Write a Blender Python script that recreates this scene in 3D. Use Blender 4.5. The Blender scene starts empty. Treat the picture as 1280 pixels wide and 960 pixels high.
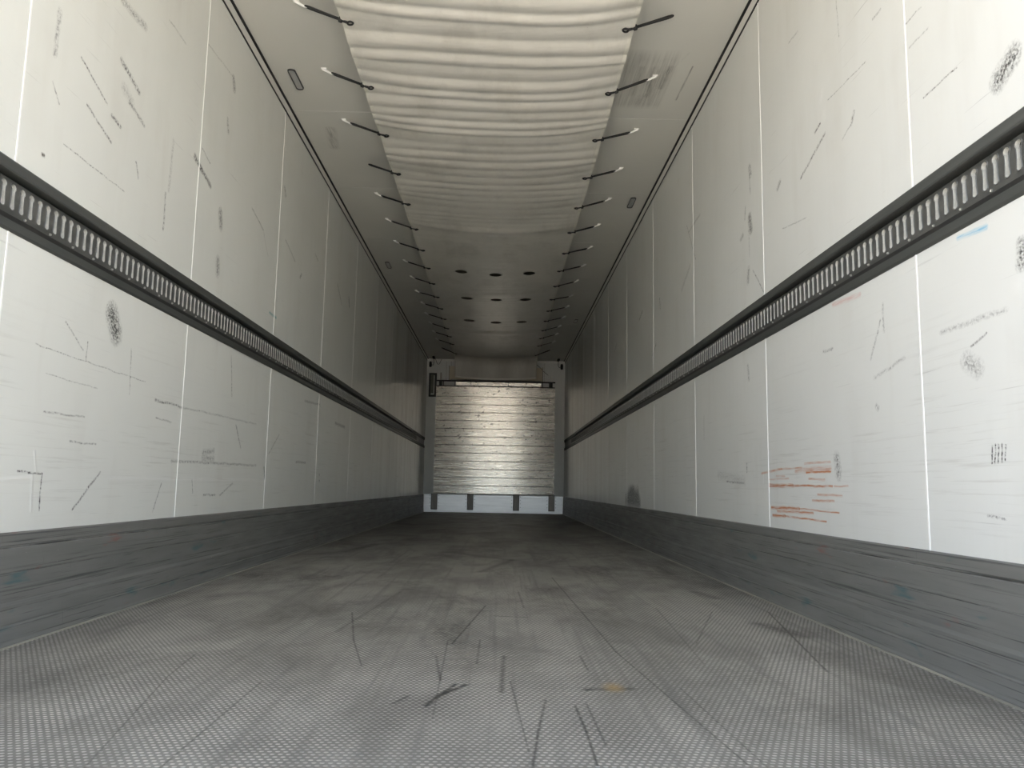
import bpy, math, random
from mathutils import Matrix, Vector
random.seed(7)
S = bpy.context.scene
COL = S.collection
PI = math.pi

# ------------------------------------------------------------------ camera
cam_d = bpy.data.cameras.new('camera')
cam = bpy.data.objects.new('camera', cam_d)
COL.objects.link(cam)
cam_d.sensor_fit = 'HORIZONTAL'
cam_d.sensor_width = 36.0
cam_d.lens = 998.3 / 1280 * 36.0
cam_d.clip_start = 0.02
cam_d.clip_end = 500
RX = Vector((0.99971448, -0.01603510, 0.01771525))
UP = Vector((-0.01962571, -0.12811137, 0.99156559))
FW = Vector((0.01363033, 0.99163015, 0.12838949))
m = Matrix((RX, UP, -FW)).transposed().to_4x4()
m.translation = Vector((0.0941, 0.0, 0.4469))
cam.matrix_world = m
S.camera = cam

# ------------------------------------------------------------------ world, sun, exposure
world = bpy.data.worlds.new('world')
S.world = world
world.use_nodes = True
wn = world.node_tree
wn.nodes.clear()
w_out = wn.nodes.new('ShaderNodeOutputWorld')
w_bg = wn.nodes.new('ShaderNodeBackground')
w_sky = wn.nodes.new('ShaderNodeTexSky')
w_sky.sky_type = 'NISHITA'
w_sky.sun_disc = False
w_sky.sun_elevation = math.radians(42)
w_sky.sun_rotation = math.radians(20)
w_sky.dust_density = 4.0
w_sky.air_density = 1.0
w_sky.ozone_density = 1.0
w_hs = wn.nodes.new('ShaderNodeHueSaturation')
w_hs.inputs['Saturation'].default_value = 0.55      # a hazy, thinly clouded sky
wn.links.new(w_sky.outputs[0], w_hs.inputs['Color'])
wn.links.new(w_hs.outputs[0], w_bg.inputs['Color'])
w_bg.inputs['Strength'].default_value = 0.30
wn.links.new(w_bg.outputs[0], w_out.inputs['Surface'])

sun_d = bpy.data.lights.new('sun', 'SUN')
sun_d.energy = 7.0
sun_d.angle = math.radians(1.5)
sun_d.color = (1.0, 0.95, 0.87)
sun = bpy.data.objects.new('sun', sun_d)
COL.objects.link(sun)
sun.location = (-8, 20, 18)
sun.rotation_euler = Vector((0.45, -0.62, -0.75)).to_track_quat('-Z', 'Y').to_euler()   # from beyond the trailer's front

S.view_settings.view_transform = 'Standard'
S.view_settings.look = 'None'
S.view_settings.exposure = 1.86
S.view_settings.gamma = 1.0
S.view_settings.use_curve_mapping = False
S.cycles.max_bounces = 16
S.cycles.diffuse_bounces = 9
S.cycles.glossy_bounces = 6

# ------------------------------------------------------------------ dimensions (metres)
W = 1.23          # half width inside
H = 2.697         # inside height
Y0 = 0.845        # open rear end
D = 14.10         # inner face of the front wall
RZ0, RZ1 = 1.102, 1.296      # load rail
KH = 0.302        # kick plate height

MARK_LEFT = [(2.568,2.08,2.748,2.09,0.0102,0.35),(2.22,1.816,2.216,1.683,0.0072,0.35),(2.354,1.748,2.529,1.684,0.0031,0.5),(2.597,1.878,2.74,1.836,0.0066,0.6),(2.677,1.764,2.797,1.735,0.005,0.5),(2.63,1.793,2.694,1.773,0.0131,0.2),(2.409,1.624,2.576,1.569,0.0031,0.5),(2.566,1.663,2.63,1.651,0.0047,0.6),(2.218,1.596,2.26,1.549,0.0023,0.4),(2.936,2.236,3.098,2.234,0.003,0.3),(3.667,2.387,3.687,2.344,0.0131,0.6),(3.328,2.366,3.654,2.392,0.0029,0.25),(3.625,2.154,3.645,2.104,0.0085,0.4),(3.277,1.822,3.355,1.797,0.0096,0.85),(3.346,1.8,3.469,1.765,0.0078,0.85),(3.348,1.892,3.45,1.862,0.0031,0.35),(2.758,1.581,2.786,1.532,0.0029,0.55),(3.054,1.796,3.044,1.586,0.0071,0.2),(2.303,1.444,2.69,1.442,0.0018,0.4),(2.202,1.365,2.21,1.366,0.0041,0.95),(3.018,1.563,3.021,1.416,0.0052,0.4),(3.612,1.694,3.628,1.636,0.0162,0.65),(3.617,1.464,3.627,1.413,0.016,0.55),(2.677,1.007,2.716,0.949,0.0244,0.85),(4.057,1.876,4.267,1.828,0.0037,0.45),(4.267,1.828,4.381,1.712,0.0028,0.25),(4.714,1.911,4.958,1.846,0.0042,0.35),(4.635,2.209,4.661,2.173,0.0103,0.4),(6.259,2.037,6.45,1.917,0.0053,0.5),(6.738,2.041,6.792,1.969,0.0085,0.8),(5.47,2.052,5.563,2.026,0.0047,0.4),(5.095,1.778,5.131,1.81,0.0066,0.6),(2.538,0.885,2.534,0.823,0.002,0.5),(2.399,0.921,2.514,0.855,0.0023,0.35),(2.837,0.911,2.851,0.755,0.0025,0.4),(2.259,0.827,2.971,0.811,0.0015,0.35),(2.32,0.751,2.623,0.746,0.0014,0.3),(3.065,0.755,3.322,0.753,0.0035,0.6),(3.322,0.753,4.343,0.763,0.0029,0.3),(2.329,0.642,2.554,0.645,0.0022,0.4),(3.084,0.689,3.228,0.682,0.0027,0.4),(2.482,0.563,2.644,0.564,0.0023,0.4),(2.686,0.473,2.53,0.354,0.0029,0.6),(2.23,0.467,2.346,0.462,0.0021,0.7),(2.346,0.462,2.351,0.359,0.0022,0.7),(3.179,0.439,3.118,0.332,0.0027,0.4),(3.883,1.061,3.931,0.869,0.0033,0.5),(4.018,0.73,4.112,0.626,0.0043,0.5),(3.598,0.579,3.727,0.589,0.0086,0.35),(3.593,0.554,3.734,0.552,0.0086,0.35),(3.256,0.529,4.387,0.54,0.0041,0.4),(3.489,0.454,3.508,0.399,0.0026,0.5),(3.633,0.388,3.785,0.388,0.0032,0.5),(4.023,0.443,3.85,0.386,0.0033,0.4),(5.389,1.002,5.847,1.022,0.0058,0.4),(5.24,0.586,5.499,0.589,0.0055,0.5),(6.415,0.932,6.817,0.93,0.0088,0.5),(4.809,0.737,4.615,0.614,0.0039,0.35),(4.538,0.53,4.564,0.477,0.0071,0.7),(5.931,0.517,5.937,0.514,0.0061,0.8),(5.941,0.47,5.947,0.467,0.0061,0.8)]
MARK_RIGHT = [(1.669,1.429,1.723,1.401,0.0181,0.7),(1.881,1.52,2.039,1.519,0.0018,0.5),(2.364,1.806,2.654,1.825,0.0018,0.4),(2.691,1.717,2.924,1.647,0.0039,0.6),(2.729,1.772,2.775,1.759,0.0039,0.7),(2.46,1.685,2.481,1.654,0.0045,0.5),(2.481,1.654,2.551,1.63,0.0021,0.4),(2.257,1.916,2.305,1.914,0.0029,0.4),(2.032,1.779,2.114,1.783,0.0019,0.4),(1.998,1.699,2.099,1.701,0.0019,0.3),(2.56,2.144,2.546,2.002,0.0023,0.3),(2.912,2.242,3.008,2.248,0.0029,0.35),(3.148,1.72,3.178,1.7,0.0072,0.5),(3.538,1.944,3.528,1.905,0.012,0.5),(3.545,1.911,3.534,1.818,0.004,0.4),(3.613,1.778,3.625,1.723,0.0048,0.5),(3.553,1.706,3.539,1.648,0.0157,0.8),(3.569,1.654,3.566,1.519,0.0024,0.5),(3.661,1.656,3.693,1.647,0.0081,0.5),(3.581,1.466,3.596,1.417,0.0117,0.5),(4.458,2.039,4.735,2.024,0.005,0.3),(4.783,2.081,4.574,1.805,0.0035,0.4),(4.712,1.805,4.944,1.708,0.0103,0.25),(5.636,1.823,5.624,1.743,0.0071,0.7),(6.341,1.885,6.492,1.844,0.0067,0.7),(3.523,1.45,3.381,1.312,0.0026,0.5),(2.885,1.474,3.135,1.514,0.002,0.3),(2.319,1.008,2.319,0.927,0.004,0.35),(2.336,0.965,2.409,0.858,0.0032,0.35),(2.207,0.828,2.394,0.796,0.0039,0.25),(1.825,0.826,1.891,0.806,0.0022,0.45),(1.908,0.771,1.867,0.749,0.0156,0.35),(2.014,0.865,1.747,0.865,0.0045,0.25),(1.681,0.996,1.688,0.953,0.0105,0.6),(2.767,0.944,2.686,0.938,0.0036,0.4),(2.384,0.709,2.374,0.701,0.0053,0.4),(1.829,0.564,1.831,0.524,0.0019,0.8),(1.815,0.565,1.821,0.523,0.0019,0.8),(1.804,0.565,1.809,0.523,0.0019,0.8),(1.792,0.564,1.797,0.524,0.0019,0.8),(1.779,0.561,1.785,0.529,0.0019,0.8),(1.86,0.401,1.793,0.394,0.0022,0.5),(2.684,0.563,2.675,0.512,0.0146,0.45),(7.037,0.404,6.589,0.408,0.0415,0.9),(7.17,0.354,6.515,0.345,0.0417,0.9),(6.951,0.439,6.785,0.44,0.0279,0.7),(3.622,1.019,3.614,0.959,0.0077,0.4),(3.669,0.573,3.669,0.54,0.0046,0.6),(4.151,0.529,3.716,0.496,0.0164,0.15),(4.006,0.493,3.717,0.487,0.0032,0.5),(4.427,0.861,4.434,0.732,0.0028,0.4),(5.785,1.514,5.942,1.45,0.0061,0.4),(7.764,1.871,7.93,1.819,0.0081,0.4)]
MARK_ORANGE = [(3.464,0.526,3.216,0.541,0.0035,0.6),(3.216,0.54,3.001,0.539,0.0027,0.5),(2.972,0.554,2.737,0.554,0.0031,0.5),(3.062,0.531,2.739,0.53,0.0081,0.4),(2.955,0.521,2.74,0.521,0.0037,0.8),(3.283,0.513,3.182,0.51,0.0034,0.4),(3.374,0.475,3.097,0.473,0.0052,0.9),(3.097,0.473,2.726,0.47,0.0031,0.9),(2.711,0.47,2.604,0.47,0.0023,0.45),(2.934,0.497,2.789,0.492,0.0031,0.5),(3.372,0.5,3.138,0.501,0.0028,0.35),(2.857,0.441,2.652,0.439,0.003,0.55),(2.906,0.419,2.716,0.42,0.003,0.7),(3.345,0.383,3.037,0.387,0.0044,1.0),(3.037,0.387,2.679,0.382,0.0022,0.7),(3.277,0.371,2.902,0.374,0.004,0.7),(3.333,0.353,3.188,0.353,0.0045,0.95),(3.188,0.353,2.787,0.349,0.0026,0.8)]
MARK_BLUE = [(1.917,1.086,1.801,1.075,0.005,0.6)]
MARK_RED = [(2.673,1.09,2.466,1.075,0.0063,0.35)]
MARK_TEAL = [(4.474,1.407,4.605,1.407,0.0063,0.6)]
DENT_LEFT = [(2.755,0.45,4.552,0.459,0.0058,1.0),(4.552,0.459,4.567,0.459,0.0238,1.0),(2.155,0.442,2.301,0.45,0.0039,1.0),(2.301,0.523,2.318,0.466,0.0032,1.0),(2.3,0.453,2.311,0.36,0.004,1.0),(3.053,0.583,3.063,0.526,0.0027,1.0)]
DENT_RIGHT = [(2.713,1.88,2.714,1.868,0.0115,1.0),(2.699,1.793,2.693,1.778,0.0129,1.0),(1.7,0.908,1.698,0.905,0.0147,1.0),(3.432,0.525,3.435,0.484,0.0036,1.0),(3.728,1.495,3.759,1.424,0.004,1.0)]
MARK_FLOOR = [(0.116,2.209,0.108,1.83,0.0052,0.5),(0.129,1.934,0.154,1.43,0.0017,0.5),(0.202,1.769,0.174,1.534,0.0026,0.5),(0.174,1.534,0.157,1.352,0.0023,0.5),(0.261,1.725,0.265,1.553,0.0026,0.55),(0.265,1.553,0.263,1.368,0.0023,0.55),(0.286,1.748,0.291,1.468,0.0022,0.5),(-0.048,1.712,0.005,1.896,0.0047,0.8),(-0.032,1.775,0.027,1.89,0.0047,0.8),(-0.118,1.72,-0.092,1.785,0.0036,0.7),(0.302,1.862,0.404,1.875,0.0097,0.65),(0.369,4.111,0.427,2.284,0.0026,0.6),(0.427,2.284,0.515,1.366,0.0019,0.6),(1.113,3.068,0.931,2.075,0.0028,0.7),(0.896,3.046,0.682,2.418,0.0023,0.5),(-0.417,2.913,-0.319,2.399,0.0025,0.55),(-0.319,2.399,-0.24,2.069,0.0021,0.5),(-0.436,1.892,-0.43,1.33,0.0021,0.5),(-0.692,2.181,-0.663,1.932,0.0022,0.45),(-0.663,1.932,-0.546,1.326,0.0018,0.45),(0.052,3.117,-0.032,2.362,0.0025,0.6),(0.993,2.792,1.048,2.575,0.0288,0.5),(1.028,4.795,1.029,4.359,0.0329,0.5),(0.979,3.629,1.014,3.427,0.0257,0.5),(-0.064,2.196,-0.034,1.932,0.0032,0.4),(0.047,2.428,0.046,2.107,0.0028,0.4),(-0.047,2.421,-0.026,1.611,0.0019,0.35),(0.186,3.531,0.196,3.072,0.0033,0.4),(0.702,3.125,0.636,2.147,0.0027,0.35),(0.516,1.889,0.542,1.367,0.0021,0.45),(0.183,5.057,0.002,4.321,0.0189,0.4),(-0.316,3.469,-0.395,2.522,0.0061,0.3),(-0.247,5.585,0.183,5.057,0.0375,0.35),(-0.837,6.221,-0.931,5.442,0.0356,0.5),(1.613,5.972,1.346,5.575,0.0298,0.35),(0.092,2.874,0.203,2.851,0.0058,0.4),(0.321,2.223,0.324,2.053,0.0026,0.5)]
MARK_CEIL = [(-1.028,4.868,-1.06,5.148,0.0225,0.5),(0.821,4.033,0.813,4.325,0.0144,0.4),(0.885,4.03,0.899,4.339,0.0121,0.45),(0.969,4.018,0.958,4.243,0.012,0.6),(1.086,4.004,1.078,4.378,0.0039,0.7),(0.855,4.438,1.037,3.871,0.0048,0.1),(0.945,4.069,0.875,4.418,0.0439,0.3),(0.772,4.077,0.787,3.914,0.0372,0.2)]


# ------------------------------------------------------------------ object helpers
def tag(o, label=None, cat=None, group=None, kind=None):
    if label: o['label'] = label
    if cat: o['category'] = cat
    if group: o['group'] = group
    if kind: o['kind'] = kind
    return o

def empty(name, loc=(0, 0, 0)):
    o = bpy.data.objects.new(name, None)
    o.empty_display_size = 0.1
    o.location = loc
    COL.objects.link(o)
    return o

def link(name, me, parent=None, loc=(0, 0, 0)):
    o = bpy.data.objects.new(name, me)
    o.location = loc
    if parent is not None: o.parent = parent
    COL.objects.link(o)
    return o

class MB:
    """collects shapes; build() links them as one mesh object"""
    def __init__(s): s.v = []; s.f = []
    def add(s, v, f):
        n = len(s.v); s.v += [tuple(p) for p in v]; s.f += [tuple(i + n for i in q) for q in f]; return s
    def box(s, x0, x1, y0, y1, z0, z1, c=0.0):
        """box with chamfered vertical/horizontal edges when c > 0"""
        if x0 > x1: x0, x1 = x1, x0
        if y0 > y1: y0, y1 = y1, y0
        if z0 > z1: z0, z1 = z1, z0
        if c <= 0:
            v = [(x, y, z) for x in (x0, x1) for y in (y0, y1) for z in (z0, z1)]
            f = [(0, 1, 3, 2), (4, 6, 7, 5), (0, 4, 5, 1), (2, 3, 7, 6), (0, 2, 6, 4), (1, 5, 7, 3)]
            return s.add(v, f)
        v = []; idx = {}
        X, Y, Z = (x0, x1), (y0, y1), (z0, z1)
        for a in (0, 1):
            for b in (0, 1):
                for d in (0, 1):
                    sx, sy, sz = (1, -1)[a], (1, -1)[b], (1, -1)[d]
                    idx[(a, b, d, 'x')] = len(v); v.append((X[a], Y[b] + sy*c, Z[d] + sz*c))
                    idx[(a, b, d, 'y')] = len(v); v.append((X[a] + sx*c, Y[b], Z[d] + sz*c))
                    idx[(a, b, d, 'z')] = len(v); v.append((X[a] + sx*c, Y[b] + sy*c, Z[d]))
        f = []
        I = idx
        for a in (0, 1):
            q = [I[(a, 0, 0, 'x')], I[(a, 0, 1, 'x')], I[(a, 1, 1, 'x')], I[(a, 1, 0, 'x')]]
            f.append(q if a == 0 else q[::-1])
            q = [I[(0, a, 0, 'y')], I[(1, a, 0, 'y')], I[(1, a, 1, 'y')], I[(0, a, 1, 'y')]]
            f.append(q if a == 0 else q[::-1])
            q = [I[(0, 0, a, 'z')], I[(0, 1, a, 'z')], I[(1, 1, a, 'z')], I[(1, 0, a, 'z')]]
            f.append(q if a == 0 else q[::-1])
        for a in (0, 1):
            for b in (0, 1):
                sgn = (a ^ b)
                q = [I[(a, b, 0, 'x')], I[(a, b, 0, 'y')], I[(a, b, 1, 'y')], I[(a, b, 1, 'x')]]
                f.append(q if sgn else q[::-1])
                q = [I[(a, 0, b, 'x')], I[(a, 0, b, 'z')], I[(a, 1, b, 'z')], I[(a, 1, b, 'x')]]
                f.append(q[::-1] if sgn else q)
                q = [I[(0, a, b, 'y')], I[(0, a, b, 'z')], I[(1, a, b, 'z')], I[(1, a, b, 'y')]]
                f.append(q if sgn else q[::-1])
        for k in [(a, b, d) for a in (0, 1) for b in (0, 1) for d in (0, 1)]:
            q = [I[k + ('x',)], I[k + ('y',)], I[k + ('z',)]]
            f.append(q if (sum(k) % 2) else q[::-1])
        return s.add(v, f)
    def tube(s, pts, r, n=8, closed=False, caps=True):
        pts = [Vector(p) for p in pts]
        rs = r if isinstance(r, (list, tuple)) else [r]*len(pts)
        K = len(pts); v = []; f = []
        prev = None
        for i, p in enumerate(pts):
            if closed: t = pts[(i+1) % K] - pts[i-1]
            else: t = pts[min(i+1, K-1)] - pts[max(i-1, 0)]
            t.normalize()
            if prev is None:
                a = Vector((0, 0, 1)) if abs(t.z) < .9 else Vector((1, 0, 0))
                nrm = t.cross(a).normalized()
            else:
                nrm = (prev - t*prev.dot(t)).normalized()
            prev = nrm
            b = t.cross(nrm)
            for k in range(n):
                a = 2*PI*k/n
                v.append(p + nrm*math.cos(a)*rs[i] + b*math.sin(a)*rs[i])
        R = K if closed else K-1
        for i in range(R):
            for k in range(n):
                j = (i+1) % K
                f.append((i*n+k, i*n+(k+1) % n, j*n+(k+1) % n, j*n+k))
        if caps and not closed:
            f.append(tuple(range(n))[::-1]); f.append(tuple(range((K-1)*n, K*n)))
        return s.add(v, f)
    def extrude_y(s, prof, y0, y1, closed=True):
        """profile of (x, z) points swept along y"""
        n = len(prof)
        v = [(x, y0, z) for x, z in prof] + [(x, y1, z) for x, z in prof]
        f = [(i, (i+1) % n, n+(i+1) % n, n+i) for i in range(n if closed else n-1)]
        if closed: f += [tuple(range(n))[::-1], tuple(range(n, 2*n))]
        return s.add(v, f)
    def mesh(s, name, mat, smooth=False):
        me = bpy.data.meshes.new(name)
        me.from_pydata(s.v, [], s.f)
        if mat: me.materials.append(mat)
        import bmesh
        bm = bmesh.new(); bm.from_mesh(me)
        bmesh.ops.recalc_face_normals(bm, faces=bm.faces)
        bm.to_mesh(me); bm.free()
        if smooth: me.polygons.foreach_set('use_smooth', [True]*len(me.polygons))
        me.update()
        return me
    def build(s, name, mat, parent=None, loc=(0, 0, 0), smooth=False):
        return link(name, s.mesh(name, mat, smooth), parent, loc)

# ------------------------------------------------------------------ material helpers
class NT:
    def __init__(s, name):
        s.m = bpy.data.materials.new(name); s.m.use_nodes = True
        s.t = s.m.node_tree; s.t.nodes.clear()
        s.out = s.n('ShaderNodeOutputMaterial'); s.b = s.n('ShaderNodeBsdfPrincipled')
        s.l(s.b.outputs[0], s.out.inputs[0])
    def n(s, k, **kw):
        o = s.t.nodes.new(k)
        for a, v in kw.items(): setattr(o, a, v)
        return o
    def l(s, a, b): s.t.links.new(a, b)
    def put(s, v, sock):
        if hasattr(v, 'is_output'): s.l(v, sock)
        elif isinstance(v, (tuple, list)) and len(v) == 3 and sock.type == 'RGBA': sock.default_value = (*v, 1)
        else: sock.default_value = v
    def set(s, **kw):
        for k, v in kw.items(): s.put(v, s.b.inputs[k.replace('_', ' ')])
    def math(s, op, a, b=None, c=None, clamp=False):
        o = s.n('ShaderNodeMath', operation=op, use_clamp=clamp)
        for i, v in enumerate((a, b, c)):
            if v is not None: s.put(v, o.inputs[i])
        return o.outputs[0]
    def mix(s, fac, a, b, blend='MIX'):
        o = s.n('ShaderNodeMix', data_type='RGBA', blend_type=blend)
        s.put(fac, o.inputs[0]); s.put(a, o.inputs[6]); s.put(b, o.inputs[7])
        return o.outputs[2]
    def pos(s): return s.n('ShaderNodeNewGeometry').outputs['Position']
    def mapping(s, v, scale, rot=(0, 0, 0), loc=(0, 0, 0)):
        o = s.n('ShaderNodeMapping'); s.l(v, o.inputs[0])
        o.inputs['Scale'].default_value = scale; o.inputs['Rotation'].default_value = rot; o.inputs['Location'].default_value = loc
        return o.outputs[0]
    def noise(s, v, scale=5, detail=3, rough=.5, dist=0):
        o = s.n('ShaderNodeTexNoise'); s.l(v, o.inputs['Vector'])
        for k, x in (('Scale', scale), ('Detail', detail), ('Roughness', rough), ('Distortion', dist)): o.inputs[k].default_value = x
        return o.outputs[0]
    def rng(s, v, a, b, c=0.0, d=1.0, smooth=False):
        o = s.n('ShaderNodeMapRange'); s.put(v, o.inputs[0])
        if smooth: o.interpolation_type = 'SMOOTHSTEP'
        for i, x in enumerate((a, b, c, d)): o.inputs[i+1].default_value = x
        return o.outputs[0]
    def bump(s, h, strength=.3, dist=.01, normal=None):
        o = s.n('ShaderNodeBump'); s.l(h, o.inputs['Height'])
        o.inputs['Strength'].default_value = strength; o.inputs['Distance'].default_value = dist
        if normal is not None: s.l(normal, o.inputs['Normal'])
        return o.outputs[0]

def scuff_group():
    """one worn stroke between two points of a surface (A and B in surface metres); the running sum rides in P.z"""
    g = bpy.data.node_groups.new('stroke', 'ShaderNodeTree')
    I = g.interface
    for nm, tp in (('P', 'NodeSocketVector'), ('A', 'NodeSocketVector'), ('AB', 'NodeSocketVector'), ('K', 'NodeSocketFloat'), ('InvW', 'NodeSocketFloat'), ('S', 'NodeSocketFloat')):
        I.new_socket(nm, in_out='INPUT', socket_type=tp)
    I.new_socket('P', in_out='OUTPUT', socket_type='NodeSocketVector')
    gi = g.nodes.new('NodeGroupInput'); go = g.nodes.new('NodeGroupOutput')
    L = g.links.new
    def vm(op): o = g.nodes.new('ShaderNodeVectorMath'); o.operation = op; return o
    def fm(op): o = g.nodes.new('ShaderNodeMath'); o.operation = op; return o
    fl = vm('MULTIPLY'); L(gi.outputs['P'], fl.inputs[0]); fl.inputs[1].default_value = (1, 1, 0)
    sub = vm('SUBTRACT'); L(fl.outputs[0], sub.inputs[0]); L(gi.outputs['A'], sub.inputs[1])
    dot = vm('DOT_PRODUCT'); L(sub.outputs[0], dot.inputs[0]); L(gi.outputs['AB'], dot.inputs[1])
    t = fm('MULTIPLY'); t.use_clamp = True; L(dot.outputs['Value'], t.inputs[0]); L(gi.outputs['K'], t.inputs[1])
    sc = vm('SCALE'); L(gi.outputs['AB'], sc.inputs[0]); L(t.outputs[0], sc.inputs['Scale'])
    df = vm('SUBTRACT'); L(sub.outputs[0], df.inputs[0]); L(sc.outputs[0], df.inputs[1])
    ln = vm('LENGTH'); L(df.outputs[0], ln.inputs[0])
    q = fm('MULTIPLY'); L(ln.outputs['Value'], q.inputs[0]); L(gi.outputs['InvW'], q.inputs[1])
    om = fm('SUBTRACT'); om.use_clamp = True; om.inputs[0].default_value = 1.0; L(q.outputs[0], om.inputs[1])
    sm = fm('MULTIPLY'); L(om.outputs[0], sm.inputs[0]); L(gi.outputs['S'], sm.inputs[1])
    cb = g.nodes.new('ShaderNodeCombineXYZ'); L(sm.outputs[0], cb.inputs[2])
    ad = vm('ADD'); L(gi.outputs['P'], ad.inputs[0]); L(cb.outputs[0], ad.inputs[1])
    L(ad.outputs[0], go.inputs['P'])
    return g
STROKE = scuff_group()

def strokes(n, P, marks, gain=2.6, wide=2.1):
    """sum of stroke masks on the flat coordinate P"""
    fl = n.n('ShaderNodeVectorMath', operation='MULTIPLY'); n.l(P, fl.inputs[0]); fl.inputs[1].default_value = (1, 1, 0)
    cur = fl.outputs[0]
    for (a0, a1, b0, b1, w, s_) in marks:
        o = n.n('ShaderNodeGroup'); o.node_tree = STROKE
        n.l(cur, o.inputs['P'])
        ab = (b0-a0, b1-a1, 0)
        o.inputs['A'].default_value = (a0, a1, 0); o.inputs['AB'].default_value = ab
        o.inputs['K'].default_value = 1/max(1e-6, ab[0]**2+ab[1]**2)
        o.inputs['InvW'].default_value = 1/(w*wide); o.inputs['S'].default_value = s_*gain
        cur = o.outputs[0]
    sp = n.n('ShaderNodeSeparateXYZ'); n.l(cur, sp.inputs[0])
    return sp.outputs[2]

def flat_coord(n, which):
    sep = n.n('ShaderNodeSeparateXYZ'); n.l(n.pos(), sep.inputs[0])
    cb = n.n('ShaderNodeCombineXYZ')
    a, b = (1, 2) if which == 'yz' else (0, 1)
    n.l(sep.outputs[a], cb.inputs[0]); n.l(sep.outputs[b], cb.inputs[1])
    return cb.outputs[0], sep

def wall_material(name, marks, dents, extra, tint):
    n = NT(name)
    P, sep = flat_coord(n, 'yz')
    # wobble the coordinate a little so that strokes are not ruler straight
    wob = n.n('ShaderNodeTexNoise'); n.l(P, wob.inputs['Vector']); wob.inputs['Scale'].default_value = 14; wob.inputs['Detail'].default_value = 3
    wv = n.n('ShaderNodeVectorMath', operation='SUBTRACT'); n.l(wob.outputs['Color'], wv.inputs[0]); wv.inputs[1].default_value = (.5, .5, .5)
    ws = n.n('ShaderNodeVectorMath', operation='SCALE'); n.l(wv.outputs[0], ws.inputs[0]); ws.inputs['Scale'].default_value = .014
    wa = n.n('ShaderNodeVectorMath', operation='ADD'); n.l(P, wa.inputs[0]); n.l(ws.outputs[0], wa.inputs[1])
    PW = wa.outputs[0]
    base = n.mix(n.rng(n.noise(P, 1.3, 4, .6), .3, .7), tint, tuple(c*.955 for c in tint))
    # brown handling haze in upright and lengthwise wisps
    hz = n.math('MULTIPLY', n.rng(n.noise(n.mapping(P, (2.2, .35, 1)), 2.2, 4, .6), .5, .75), n.rng(n.noise(P, 3.1, 3), .35, .65))
    base = n.mix(n.math('MULTIPLY', hz, .16), base, (.36, .31, .22))
    # brown upright streaks, stronger towards the front wall
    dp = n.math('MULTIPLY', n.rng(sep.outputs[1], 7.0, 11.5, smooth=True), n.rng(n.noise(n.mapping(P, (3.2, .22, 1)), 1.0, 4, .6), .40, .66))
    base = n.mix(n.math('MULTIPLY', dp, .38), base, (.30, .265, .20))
    # rubbed belt low on the wall where pallets touch: lengthwise streaks
    st = n.rng(n.noise(n.mapping(P, (1.0, 34, 1), rot=(0, 0, .012)), 2.0, 5, .65), .55, .74)
    low = n.math('MULTIPLY', n.rng(sep.outputs[2], .3, .45), n.rng(sep.outputs[2], 1.1, .6))
    stm = n.math('MULTIPLY', n.math('MULTIPLY', st, low), n.rng(n.noise(P, 1.7, 3), .4, .62))
    base = n.mix(n.math('MULTIPLY', stm, .48), base, (.30, .28, .23))
    # fine hairline scratches in two leaning directions
    for ang, off in ((.95, 0), (-.9, 7.3), (.2, 3.1)):
        hs = n.rng(n.noise(n.mapping(P, (1.6, 75, 1), rot=(0, 0, ang), loc=(off, off, 0)), 1.5, 3, .5), .68, .76)
        hm = n.math('MULTIPLY', hs, n.rng(n.noise(n.mapping(P, (1, 1, 1), loc=(off*2, 1, 0)), 2.3, 2), .5, .66))
        base = n.mix(n.math('MULTIPLY', hm, .45), base, (.24, .235, .22))
    brk = n.rng(n.noise(n.mapping(P, (60, 45, 1), rot=(0, 0, .5)), 1.6, 4, .7), .34, .6)
    fine = n.rng(n.noise(P, 130, 2, .6), .3, .62)
    if marks:
        m = strokes(n, PW, marks)
        m = n.math('MULTIPLY', m, n.math('MULTIPLY', brk, fine), clamp=True)
        base = n.mix(m, base, (.05, .05, .047))
    if extra:
        ws2 = n.n('ShaderNodeVectorMath', operation='SCALE'); n.l(wv.outputs[0], ws2.inputs[0]); ws2.inputs['Scale'].default_value = .007
        wa2 = n.n('ShaderNodeVectorMath', operation='ADD'); n.l(P, wa2.inputs[0]); n.l(ws2.outputs[0], wa2.inputs[1])
        for mk, colr in extra:
            e = strokes(n, wa2.outputs[0], mk, 1.7, 1.9)
            e = n.math('MULTIPLY', e, n.rng(n.noise(n.mapping(P, (9, 120, 1)), 1.5, 4, .65), .3, .62), clamp=True)
            base = n.mix(e, base, colr)
    h = n.math('MULTIPLY', n.noise(P, 1.5, 1), .12)
    if dents:
        dn = n.math('MULTIPLY', strokes(n, P, dents, .8, 2.2), 1.0, clamp=True)
        base = n.mix(n.math('MULTIPLY', dn, .25), base, (.92, .92, .9))
        h = n.math('ADD', h, dn)
    n.set(Base_Color=base, Roughness=n.rng(n.noise(P, 1.2, 2), .3, .7, .30, .34), Normal=n.bump(h, .30, .006))
    n.b.inputs['Specular IOR Level'].default_value = .5
    return n.m

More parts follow.
